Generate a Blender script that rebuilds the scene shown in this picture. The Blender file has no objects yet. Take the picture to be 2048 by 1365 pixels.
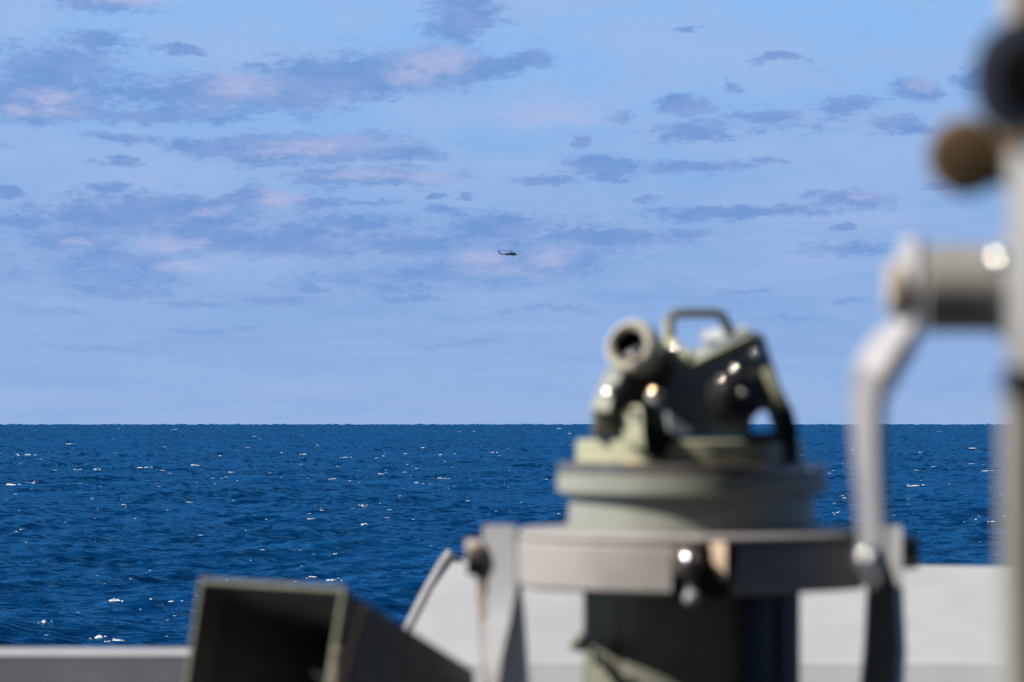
import bpy, bmesh, math, random
import numpy as np
from mathutils import Vector, Matrix

random.seed(7)
rng = np.random.default_rng(11)
scene = bpy.context.scene
COL = scene.collection

# ------------------------------------------------------------------ camera
F = 5973.0            # focal length in photo pixels (105 mm on a 36 mm wide sensor)
EYE = 838.0           # eye level row in the photo
H = 14.0              # eye height over the sea
RE = 6371000.0 * 7 / 6

cam_d = bpy.data.cameras.new("camera")
cam = bpy.data.objects.new("camera", cam_d)
COL.objects.link(cam)
cam.location = (0, 0, H)
cam.rotation_euler = (math.radians(90), 0, 0)
cam_d.lens = 105.0
cam_d.sensor_width = 36.0
cam_d.shift_y = (EYE - 682.5) / 2048.0
cam_d.clip_start = 0.05
cam_d.clip_end = 60000
cam_d.dof.use_dof = True
cam_d.dof.focus_distance = 1500.0
cam_d.dof.aperture_fstop = 105.0 / 13.5
cam_d.dof.aperture_blades = 9
cam_d.dof.aperture_rotation = 0.2
scene.camera = cam

# ------------------------------------------------------------------ exposure
scene.view_settings.view_transform = 'Standard'
scene.view_settings.look = 'None'
scene.view_settings.exposure = 0.9
scene.view_settings.gamma = 1.0

# ------------------------------------------------------------------ sun
SUN_EL = math.radians(41)
SUN_DIR = Vector((-math.cos(SUN_EL) * 0.985, -math.cos(SUN_EL) * 0.16, math.sin(SUN_EL))).normalized()
sd = bpy.data.lights.new("sun", 'SUN')
sd.energy = 5.0
sd.angle = math.radians(0.5)
sd.color = (1.0, 0.93, 0.84)
so = bpy.data.objects.new("sun", sd)
COL.objects.link(so)
so.rotation_euler = SUN_DIR.to_track_quat('Z', 'Y').to_euler()
so.location = (-20, 0, 40)


def lin(r, g, b):
    def f(c):
        c /= 255.0
        return c / 12.92 if c <= 0.04045 else ((c + 0.055) / 1.055) ** 2.4
    return (f(r), f(g), f(b))


# ------------------------------------------------------------------ world
SKY_STRENGTH = 0.10
world = bpy.data.worlds.new("World")
scene.world = world
world.use_nodes = True
world.cycles.sampling_method = 'MANUAL'
world.cycles.sample_map_resolution = 512
NT = world.node_tree
NT.nodes.clear()


def node(tree, kind, **kw):
    n = tree.nodes.new(kind)
    for k, v in kw.items():
        setattr(n, k, v)
    return n


def setin(tree, n, i, v):
    if v is None:
        return
    if hasattr(v, 'is_linked'):
        tree.links.new(v, n.inputs[i])
    else:
        n.inputs[i].default_value = v


def vm(tree, op, a, b=None, c=None, out=0):
    n = node(tree, 'ShaderNodeVectorMath', operation=op)
    setin(tree, n, 0, a); setin(tree, n, 1, b); setin(tree, n, 2, c)
    return n.outputs[out]


def mt(tree, op, a, b=None, c=None):
    n = node(tree, 'ShaderNodeMath', operation=op)
    setin(tree, n, 0, a); setin(tree, n, 1, b); setin(tree, n, 2, c)
    return n.outputs[0]


def noise(tree, vec, scale, detail=4, rough=0.5, color=False, dist=0.0):
    n = node(tree, 'ShaderNodeTexNoise')
    setin(tree, n, 'Vector', vec)
    n.inputs['Scale'].default_value = scale
    n.inputs['Detail'].default_value = detail
    n.inputs['Roughness'].default_value = rough
    n.inputs['Distortion'].default_value = dist
    return n.outputs['Color'] if color else n.outputs[0]


def ramp(tree, v, a, b, c=0.0, d=1.0, smooth=True):
    n = node(tree, 'ShaderNodeMapRange', interpolation_type='SMOOTHSTEP' if smooth else 'LINEAR')
    setin(tree, n, 0, v)
    n.inputs[1].default_value = a; n.inputs[2].default_value = b
    n.inputs[3].default_value = c; n.inputs[4].default_value = d
    return n.outputs[0]


def mixc(tree, f, a, b, kind='MIX'):
    n = node(tree, 'ShaderNodeMix', data_type='RGBA', blend_type=kind)
    n.clamp_factor = True
    setin(tree, n, 0, f)
    setin(tree, n, 6, a if hasattr(a, 'is_linked') else (*a[:3], 1))
    setin(tree, n, 7, b if hasattr(b, 'is_linked') else (*b[:3], 1))
    return n.outputs[2]


DARK_CLOUDS = [
    (330, 445, 340, 62, .55), (620, 478, 300, 60, .62), (130, 170, 250, 80, .6), (1020, 485, 320, 52, .68), (180, 540, 260, 50, .75), (800, 560, 300, 40, .8), (1560, 245, 300, 34, .85),
    (205, 20, 110, 26, .35), (925, 50, 78, 34, .15), (940, 15, 80, 16, .45), (190, 95, 60, 24, .3), (370, 107, 42, 13, .3),
    (120, 150, 150, 45, .25), (60, 205, 90, 55, .1), (420, 195, 170, 40, 0), (680, 160, 160, 48, 0), (850, 140, 130, 48, 0),
    (1050, 122, 66, 18, .2), (120, 225, 120, 30, .1), (300, 238, 210, 18, .2), (600, 195, 90, 38, 0), (960, 140, 90, 24, .1),
    (600, 300, 240, 28, .05), (450, 298, 130, 22, .05), (800, 314, 95, 14, .1), (760, 357, 150, 20, 0), (650, 352, 66, 17, .05),
    (250, 287, 72, 12, .4), (230, 331, 42, 11, .3), (215, 379, 37, 15, .2), (25, 395, 42, 15, .2), (-20, 300, 40, 20, .3),
    (350, 418, 150, 26, .1), (640, 412, 60, 13, .15), (500, 405, 100, 22, .1), (700, 450, 85, 16, .1), (240, 445, 170, 22, .15),
    (1095, 363, 57, 12, .1), (1205, 336, 72, 24, 0), (1380, 338, 140, 14, .05), (1535, 325, 32, 8, .2), (1165, 290, 30, 15, .3),
    (1237, 237, 27, 11, .4), (1380, 268, 90, 20, .1), (1375, 218, 62, 22, .1), (1520, 237, 110, 14, .1), (1700, 220, 62, 15, .05),
    (1830, 190, 48, 26, 0), (1785, 258, 75, 22, .15), (1935, 170, 34, 25, .2), (1550, 128, 58, 11, .2), (1465, 180, 24, 10, .3),
    (1375, 65, 34, 6, .5), (1700, 405, 92, 19, .05), (1480, 428, 200, 14, .1), (1380, 466, 48, 14, .2), (1880, 380, 48, 12, .3),
    (870, 397, 32, 8, .3), (950, 397, 27, 8, .3), (900, 424, 64, 10, .1), (745, 412, 50, 6, .3), (1000, 458, 125, 24, .1),
    (1220, 478, 150, 18, .2), (790, 492, 110, 22, .15), (600, 492, 120, 22, .15), (430, 482, 100, 26, .15), (1040, 525, 150, 36, .2),
    (1700, 502, 90, 17, .35), (1680, 462, 32, 8, .3), (130, 490, 110, 22, .2), (60, 450, 66, 18, .25), (250, 522, 130, 20, .3),
    (860, 545, 140, 20, .35), (625, 577, 34, 11, .35), (560, 602, 100, 11, .45), (820, 592, 90, 9, .45), (390, 602, 80, 9, .45),
    (100, 625, 70, 9, .5), (260, 585, 90, 11, .4), (1290, 400, 38, 7, .35), (1500, 585, 90, 7, .6), (1100, 620, 120, 9, .6),
    (1690, 605, 40, 6, .55), (430, 660, 120, 8, .65), (900, 690, 140, 8, .7), (200, 700, 150, 9, .7), (1600, 640, 90, 7, .65),
]
PINK = [
    (105, 208, 58, 20, 0), (120, 235, 70, 16, .3), (480, 182, 85, 30, .1), (865, 122, 85, 30, 0), (820, 150, 60, 20, .2),
    (560, 403, 60, 20, .1), (350, 490, 66, 16, .2), (150, 493, 52, 12, .3), (965, 520, 62, 20, .1), (1100, 515, 58, 20, .1),
    (245, 8, 85, 20, .1), (640, 296, 130, 20, .3), (370, 537, 62, 12, .4), (740, 350, 110, 12, .3), (860, 355, 50, 10, .3),
    (1120, 235, 130, 28, .55), (560, 305, 90, 12, .4), (1840, 180, 26, 16, .5), (40, 235, 40, 14, .2), (1720, 400, 50, 12, .5),
    (430, 425, 60, 12, .5), (1000, 545, 120, 14, .5),
]


def build_world():
    T = NT
    L = T.links.new
    out = node(T, 'ShaderNodeOutputWorld')
    bg = node(T, 'ShaderNodeBackground')
    bg.inputs['Strength'].default_value = SKY_STRENGTH
    L(bg.outputs[0], out.inputs[0])
    sky = node(T, 'ShaderNodeTexSky', sky_type='NISHITA')
    sky.sun_disc = False
    sky.sun_elevation = SUN_EL
    sky.sun_rotation = math.atan2(SUN_DIR.x, SUN_DIR.y)
    sky.air_density = 1.0
    sky.dust_density = 0.2
    sky.ozone_density = 3.0
    hs = node(T, 'ShaderNodeHueSaturation')
    hs.inputs['Saturation'].default_value = 1.0
    hs.inputs['Value'].default_value = 0.3
    L(sky.outputs[0], hs.inputs['Color'])
    tc = node(T, 'ShaderNodeTexCoord')
    sep = node(T, 'ShaderNodeSeparateXYZ')
    L(tc.outputs['Generated'], sep.inputs[0])
    U = mt(T, 'MULTIPLY', mt(T, 'ARCTAN2', sep.outputs[0], sep.outputs[1]), F / 1000)
    V = mt(T, 'MULTIPLY', mt(T, 'ARCSINE', sep.outputs[2]), F / 1000)
    cmb = node(T, 'ShaderNodeCombineXYZ')
    L(U, cmb.inputs[0]); L(V, cmb.inputs[1])
    UV = cmb.outputs[0]
    sq = vm(T, 'MULTIPLY', UV, (1, 2.3, 1))
    w1 = vm(T, 'SUBTRACT', noise(T, sq, 7, 5, .6, True), (.5, .5, .5))
    w2 = vm(T, 'SUBTRACT', noise(T, sq, 26, 5, .65, True), (.5, .5, .5))
    W = vm(T, 'ADD', UV, vm(T, 'MULTIPLY', w1, (.15, .055, 0)))
    W = vm(T, 'ADD', W, vm(T, 'MULTIPLY', w2, (.055, .022, 0)))

    def field(lst):
        acc = None
        for (x, y, a, b, bias) in lst:
            u0, v0 = (x - 1024) / 1000, (EYE - y) / 1000
            a, b = a / 1000 * 1.08, b / 1000 * 1.15
            v = vm(T, 'MULTIPLY_ADD', W, (1 / a, 1 / b, 0), (-u0 / a, -v0 / b, bias))
            l = vm(T, 'LENGTH', v, out=1)
            if acc is None:
                acc = l
            else:
                n = node(T, 'ShaderNodeMath', operation='SMOOTH_MIN')
                L(acc, n.inputs[0]); L(l, n.inputs[1]); n.inputs[2].default_value = .25
                acc = n.outputs[0]
        return acc
    fine = noise(T, sq, 40, 6, .65)
    mid = noise(T, sq, 9, 6, .6)
    lo = noise(T, vm(T, 'MULTIPLY', UV, (1, 3.5, 1)), 2.2, 3, .5)
    D = field(DARK_CLOUDS)
    D = mt(T, 'ADD', D, mt(T, 'MULTIPLY', mt(T, 'SUBTRACT', fine, .5), 1.45))
    D = mt(T, 'ADD', D, mt(T, 'MULTIPLY', mt(T, 'SUBTRACT', mid, .5), 1.2))
    m_dark = ramp(T, D, 1.25, .45)
    # wisps spread over the rest of the sky
    wis = ramp(T, mt(T, 'ADD', mt(T, 'MULTIPLY', mid, .6), mt(T, 'MULTIPLY', fine, .4)), .52, .72)
    Pk = field(PINK)
    Pk = mt(T, 'ADD', Pk, mt(T, 'MULTIPLY', mt(T, 'SUBTRACT', fine, .5), 1.7))
    m_pink = ramp(T, Pk, 1.35, -.1)
    m_veil = ramp(T, mt(T, 'ADD', lo, mt(T, 'MULTIPLY', mid, .35)), .5, .85)
    low = ramp(T, V, .02, .40, .22, 1.0)
    strk = noise(T, vm(T, 'MULTIPLY', UV, (1, 9, 1)), 2.6, 6, .62)          # clouds sink into the horizon air
    high = ramp(T, V, .95, 1.9, 1.0, 0.12)
    k = 1 / SKY_STRENGTH / 2 ** scene.view_settings.exposure

    def C(r, g, b, m=1.0):
        c = lin(r, g, b)
        return tuple(v * k * m for v in c)
    # low air: blue band over the sea, paler blue above, then the plain sky
    lowair = mixc(T, ramp(T, V, 0.0, .26), C(151, 180, 225), C(138, 174, 225))
    lowair = mixc(T, ramp(T, V, .25, .85), lowair, C(141, 187, 240))
    base = mixc(T, ramp(T, V, .95, 1.9), lowair, hs.outputs[0])
    col = mixc(T, mt(T, 'MULTIPLY', mt(T, 'MULTIPLY', m_veil, .6), mt(T, 'MULTIPLY', low, high)), base, C(163, 186, 230))
    col = mixc(T, mt(T, 'MULTIPLY', mt(T, 'MULTIPLY', wis, .28), mt(T, 'MULTIPLY', low, high)), col, C(128, 163, 221))
    col = mixc(T, mt(T, 'MULTIPLY', ramp(T, strk, .42, .66), mt(T, 'MULTIPLY', ramp(T, V, .55, .25), ramp(T, V, .0, .12, .25, .5))), col, C(130, 166, 220))
    dk = mixc(T, ramp(T, mid, .35, .65), C(108, 148, 209), C(126, 157, 214))
    col = mixc(T, mt(T, 'MULTIPLY', mt(T, 'MULTIPLY', m_dark, .84), low), col, dk)
    col = mixc(T, mt(T, 'MULTIPLY', mt(T, 'MULTIPLY', m_pink, .82), low), col, C(178, 188, 227))
    L(col, bg.inputs['Color'])


build_world()


# ------------------------------------------------------------------ helpers
def P(px, py, d):
    """photo pixel + distance in metres -> world point"""
    return Vector(((px - 1024) / F * d, d, H + (EYE - py) / F * d))


class MB:
    def __init__(self):
        self.v = []; self.f = []

    def add(self, verts, faces):
        o = len(self.v)
        self.v += [Vector(p) for p in verts]
        self.f += [tuple(i + o for i in f) for f in faces]
        return self

    def loft(self, rings, cap=True, closed=False):
        n = len(rings[0]); fs = []
        m = len(rings)
        for j in range(m if closed else m - 1):
            k = (j + 1) % m
            for i in range(n):
                fs.append((j * n + i, j * n + (i + 1) % n, k * n + (i + 1) % n, k * n + i))
        if cap and not closed:
            fs.append(tuple(range(n))[::-1])
            fs.append(tuple((m - 1) * n + i for i in range(n)))
        return self.add([p for r in rings for p in r], fs)

    def ring(self, c, axis, r, seg, ref=None):
        axis = Vector(axis).normalized()
        ref = Vector(ref) if ref is not None else (Vector((0, 0, 1)) if abs(axis.z) < .9 else Vector((1, 0, 0)))
        a = axis.cross(ref).normalized(); b = axis.cross(a)
        return [Vector(c) + (a * math.cos(t) + b * math.sin(t)) * r for t in [2 * math.pi * i / seg for i in range(seg)]]

    def cyl(self, p0, p1, r0, r1=None, seg=32, bev=0.0):
        p0, p1 = Vector(p0), Vector(p1)
        r1 = r0 if r1 is None else r1
        ax = (p1 - p0); L = ax.length; ax.normalize()
        prof = [(0, r0), (L, r1)] if not bev else [(0, r0 - bev), (bev * .3, r0 - bev * .3), (bev, r0), (L - bev, r1), (L - bev * .3, r1 - bev * .3), (L, r1 - bev)]
        return self.loft([self.ring(p0 + ax * z, ax, r, seg) for z, r in prof])

    def lathe(self, c, axis, prof, seg=64, closed=False, cap=True):
        c = Vector(c); ax = Vector(axis).normalized()
        return self.loft([self.ring(c + ax * z, ax, max(r, 1e-5), seg) for z, r in prof], closed=closed, cap=cap)

    def tube(self, pts, r, seg=16):
        pts = [Vector(p) for p in pts]; rings = []
        rs = r if isinstance(r, (list, tuple)) else [r] * len(pts)
        ref = None
        for i, p in enumerate(pts):
            t = (pts[min(i + 1, len(pts) - 1)] - pts[max(i - 1, 0)]).normalized()
            if ref is None:
                ref = Vector((0, 1, 0)) if abs(t.y) < .8 else Vector((0, 0, 1))
            a = t.cross(ref).normalized(); b = a.cross(t).normalized(); ref = b
            rings.append([p + (a * math.cos(u) + b * math.sin(u)) * rs[i] for u in [2 * math.pi * k / seg for k in range(seg)]])
        return self.loft(rings)

    def prism(self, poly, vec, bev=0.0):
        """poly: points of one face; extruded by vec; optional inset bevel on both ends"""
        poly = [Vector(p) for p in poly]; vec = Vector(vec)
        if not bev:
            return self.loft([poly, [p + vec for p in poly]])
        c = sum(poly, Vector()) / len(poly); u = vec.normalized() * bev
        def ins(p):
            d = (c - p); d.normalize(); return p + d * bev
        return self.loft([[ins(p) for p in poly], [p + u for p in poly], [p + vec - u for p in poly], [ins(p) + vec for p in poly]])

    def box(self, c, sx, sy, sz, rot=None, bev=0.0):
        c = Vector(c); M = rot if rot is not None else Matrix.Identity(3)
        def q(ax, ay, az): return c + M @ Vector((ax * sx / 2, ay * sy / 2, az * sz / 2))
        poly = [q(-1, -1, -1), q(1, -1, -1), q(1, -1, 1), q(-1, -1, 1)]
        return self.prism(poly, M @ Vector((0, sy, 0)), bev)

    def sphere(self, c, r, sx=1, sy=1, sz=1, seg=24, rows=14, axis=(0, 0, 1), start=0.0, end=1.0):
        c = Vector(c); rings = []
        for j in range(rows + 1):
            t = math.pi * (start + (end - start) * j / rows)
            rr = max(math.sin(t) * r, 1e-6)
            rg = self.ring(c - Vector(axis).normalized() * math.cos(t) * r, axis, rr, seg)
            rings.append([Vector((c.x + (p.x - c.x) * sx, c.y + (p.y - c.y) * sy, c.z + (p.z - c.z) * sz)) for p in rg])
        return self.loft(rings)

    def dome(self, c, axis, rim, curv, seg=28):
        """spherical cap of rim radius `rim`, curvature radius `curv`, bulging along axis, on a short skirt"""
        ax = Vector(axis).normalized(); c = Vector(c); rim *= .75; curv *= .54; rim = min(rim, curv * .95)
        a = math.asin(min(1, rim / curv)); base = curv * math.cos(a)
        rings = [self.ring(c - ax * rim * .6, ax, rim, seg)]
        for j in range(9):
            t = a * (1 - j / 8)
            rings.append(self.ring(c + ax * (curv * math.cos(t) - base), ax, max(curv * math.sin(t), 1e-5), seg))
        return self.loft(rings)

    def build(self, name, mat, parent=None, smooth=38, bevel=0.0):
        me = bpy.data.meshes.new(name)
        org = sum(self.v, Vector()) / len(self.v) if parent is None else parent_loc(parent)
        me.from_pydata([p - org for p in self.v], [], self.f)
        bm = bmesh.new(); bm.from_mesh(me)
        bmesh.ops.recalc_face_normals(bm, faces=bm.faces)
        if bevel:
            es = [e for e in bm.edges if len(e.link_faces) == 2 and e.calc_face_angle(0) > math.radians(30)]
            bmesh.ops.bevel(bm, geom=es, offset=bevel, segments=2, affect='EDGES', profile=.5, clamp_overlap=True)
        bm.to_mesh(me); bm.free()
        for p in me.polygons:
            p.use_smooth = True
        me.set_sharp_from_angle(angle=math.radians(smooth))
        me.materials.append(mat)
        ob = bpy.data.objects.new(name, me)
        COL.objects.link(ob)
        if parent is None:
            ob.location = org
        else:
            ob.parent = parent
            # every parent has its origin somewhere; children keep identity rotation
            ob.location = (0, 0, 0)
        ob['_o'] = list(org)
        return ob


def parent_loc(o):
    return Vector(o['_o']) if '_o' in o else Vector(o.location)


def thing(name, loc, label, cat, group=None):
    o = bpy.data.objects.new(name, None)
    COL.objects.link(o)
    o.location = loc
    o.empty_display_size = .1
    o['_o'] = list(loc)
    o['label'] = label; o['category'] = cat
    if group:
        o['group'] = group
    return o


# ------------------------------------------------------------------ materials
MATS = {}


def paint(name, col, rough=.45, metal=0.0, var=.15, rust=0.0, rustcol=(.18, .08, .035), spec=.5, scale=14, bump=.15, chip=0.0, chipcol=(.5, .48, .45)):
    m = bpy.data.materials.new(name); m.use_nodes = True
    T = m.node_tree; b = T.nodes['Principled BSDF']
    tc = node(T, 'ShaderNodeTexCoord')
    v = tc.outputs['Object']
    n1 = noise(T, v, scale, 6, .6)
    n2 = noise(T, v, scale * 6, 5, .65)
    c = mixc(T, ramp(T, n1, .3, .7), tuple(x * (1 - var) for x in col), tuple(min(1, x * (1 + var)) for x in col))
    if chip:
        c = mixc(T, ramp(T, n2, .72 - chip, .76 - chip), c, chipcol)
    if rust:
        n3 = noise(T, v, scale * 1.7, 7, .7, dist=.6)
        f = ramp(T, n3, .72 - rust * .4, .80 - rust * .4)
        c = mixc(T, f, c, mixc(T, n2, rustcol, tuple(x * 2.2 for x in rustcol)))
    T.links.new(c, b.inputs['Base Color'])
    T.links.new(ramp(T, n2, .3, .7, max(.03, rough - .08), rough + .12), b.inputs['Roughness'])
    b.inputs['Metallic'].default_value = metal
    b.inputs['Specular IOR Level'].default_value = spec
    if bump:
        bp = node(T, 'ShaderNodeBump')
        bp.inputs['Strength'].default_value = bump
        bp.inputs['Distance'].default_value = .002
        T.links.new(n2, bp.inputs['Height'])
        T.links.new(bp.outputs[0], b.inputs['Normal'])
    MATS[name] = m
    return m


def steel(name, col, rough):
    m = bpy.data.materials.new(name); m.use_nodes = True
    b = m.node_tree.nodes['Principled BSDF']
    T = m.node_tree
    tc = node(T, 'ShaderNodeTexCoord')
    n = noise(T, tc.outputs['Object'], 60, 4, .6)
    T.links.new(mixc(T, n, tuple(x * .8 for x in col), col), b.inputs['Base Color'])
    b.inputs['Metallic'].default_value = 1
    b.inputs['Roughness'].default_value = rough
    return m


OLIVE = paint('olive_paint', (.33, .33, .225), .42, rust=.05, var=.12)
OLIVE_D = paint('dark_olive_paint', (.085, .085, .055), .5, var=.25)  # darker olive for the lower housing, the handle and a rib
CREAM = paint('eyepiece_paint', (.38, .36, .30), .4, var=.08)
TRUN = paint('trunnion_brown_grey', (.15, .135, .12), .35, var=.3)
RUSTED = paint('rusted_bare_edge', (.17, .135, .11), .6, rust=.35, rustcol=(.14, .08, .045))
LEVER = paint('lever_paint', (.36, .355, .375), .45, rust=.08, rustcol=(.25, .16, .1), var=.08)
MATT = paint('matt_black_rubber', (.003, .003, .004), .9, spec=.1, bump=0)
CASING = paint('casing_paint', (.15, .155, .125), .5, var=.15, rust=.05)
BLACK = paint('black_paint', (.012, .013, .016), .4)
BODY = paint('dark_grey_green_paint', (.18, .225, .26), .45, var=.2)
BODY2 = paint('casing_grey_paint', (.06, .07, .075), .5, var=.2)
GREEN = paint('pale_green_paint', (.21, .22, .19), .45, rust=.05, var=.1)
GREY = paint('ship_grey_paint', (.22, .225, .235), .45, rust=.12, rustcol=(.25, .15, .09), var=.08)
RINGM = paint('worn_ring_paint', (.25, .238, .235), .5, rust=.32, rustcol=(.17, .12, .085), var=.16, scale=9)
BRONZE = paint('bezel_metal', (.24, .215, .20), .35, metal=.8, var=.25)
EDGE = paint('bare_worn_edge', (.38, .29, .22), .5, rust=.3, rustcol=(.22, .12, .06))
STEEL = steel('polished_steel', (.85, .82, .8), .10)
BRASS = steel('polished_brass', (.95, .62, .35), .10)
WHITE = paint('white_paint', (.325, .34, .36), .5, var=.09, rust=.05, rustcol=(.16, .13, .11), scale=2.2)
POSTM = paint('post_olive_grey', (.20, .195, .17), .4, var=.15)
NEARG = paint('near_grey_paint', (.24, .235, .225), .4, rust=.1, rustcol=(.3, .2, .13), var=.1)
BEIGE = paint('worn_beige_metal', (.36, .31, .25), .45, rust=.2, rustcol=(.35, .22, .12))
BROWN = paint('brown_knob', (.075, .046, .022), .4, var=.5, scale=25)
RAIL = paint('bulwark_grey_paint', (.28, .29, .315), .55, var=.12, rust=.03, scale=5)
RAILTOP = paint('bulwark_cap_lit_tone', (.34, .35, .37), .5, var=.06, scale=5)  # bulwark grey made lighter: sunlight on the top put into the colour
DECKM = paint('nonskid_deck', (.035, .037, .04), .8, var=.2)
HULLM = paint('hull_grey_paint', (.28, .30, .33), .5, var=.06, scale=.5)
HORNM = paint('horn_paint', (.045, .048, .058), .5, var=.2)
HORNIN = paint('horn_inside_paint', (.10, .10, .09), .6, var=.3)
RIM = paint('horn_rim_paint', (.12, .12, .08), .5, var=.2)
HELI = paint('aircraft_hazed_grey', (.035, .055, .085), .6, var=.2, scale=1)  # bluish tint puts the distance haze into the grey
LENS = bpy.data.materials.new('lens_glass'); LENS.use_nodes = True
_b = LENS.node_tree.nodes['Principled BSDF']
_b.inputs['Base Color'].default_value = (.012, .006, .02, 1)
_b.inputs['Roughness'].default_value = .06
_b.inputs['Coat Weight'].default_value = .2
_b.inputs['Specular IOR Level'].default_value = .2
_b.inputs['Coat Tint'].default_value = (.75, .45, .8, 1)


# ------------------------------------------------------------------ the sea
SEA_GLOSS = .50


def wave_set():
    W = []
    for i in range(130):
        t = (i + rng.random()) / 130
        lam = 1.1 * (70 / 1.1) ** t
        if i % 2 and lam > 3:
            th = math.radians(332) + rng.normal() * math.radians(16)       # cross sea from the left
        else:
            th = math.radians(255) + rng.normal() * math.radians(38 if lam < 12 else 24)
        steep = .017 if lam < 5 else (.0125 if lam < 22 else .0075)
        k = 2 * math.pi / lam
        W.append((k * math.cos(th), k * math.sin(th), steep / k * 1.55, rng.random() * 2 * math.pi, math.cos(th), math.sin(th), k))
    return W


WAVES = wave_set()


def sea_eval(x, y, cell=None):
    """height, x/y shift and slopes at flat positions (numpy arrays)"""
    z = np.zeros_like(x); dx = np.zeros_like(x); dy = np.zeros_like(x); sx = np.zeros_like(x); sy = np.zeros_like(x)
    r = np.sqrt(x * x + y * y)
    # gusts: patches where the small waves are stronger
    gust = 1 + .35 * np.sin(x * .021 + 1.3 * np.sin(y * .009)) * np.sin(y * .013 + 2.0 * np.sin(x * .017)) + .2 * np.sin(x * .055 + y * .031)
    for (kx, ky, A, ph, c, s, k) in WAVES:
        p = kx * x + ky * y + ph
        cs = np.cos(p); sn = np.sin(p)
        a = A * (gust if k > .6 else 1)
        z += a * cs
        q = .75
        dx -= q * a * c * sn; dy -= q * a * s * sn
        sx -= a * kx * sn; sy -= a * ky * sn
    return z, dx, dy, sx, sy


def sea_z(x, y):
    xa, ya = np.array([float(x)]), np.array([float(y)])
    z, *_ = sea_eval(xa, ya)
    return float(z[0]) - (x * x + y * y) / (2 * RE)


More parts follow.
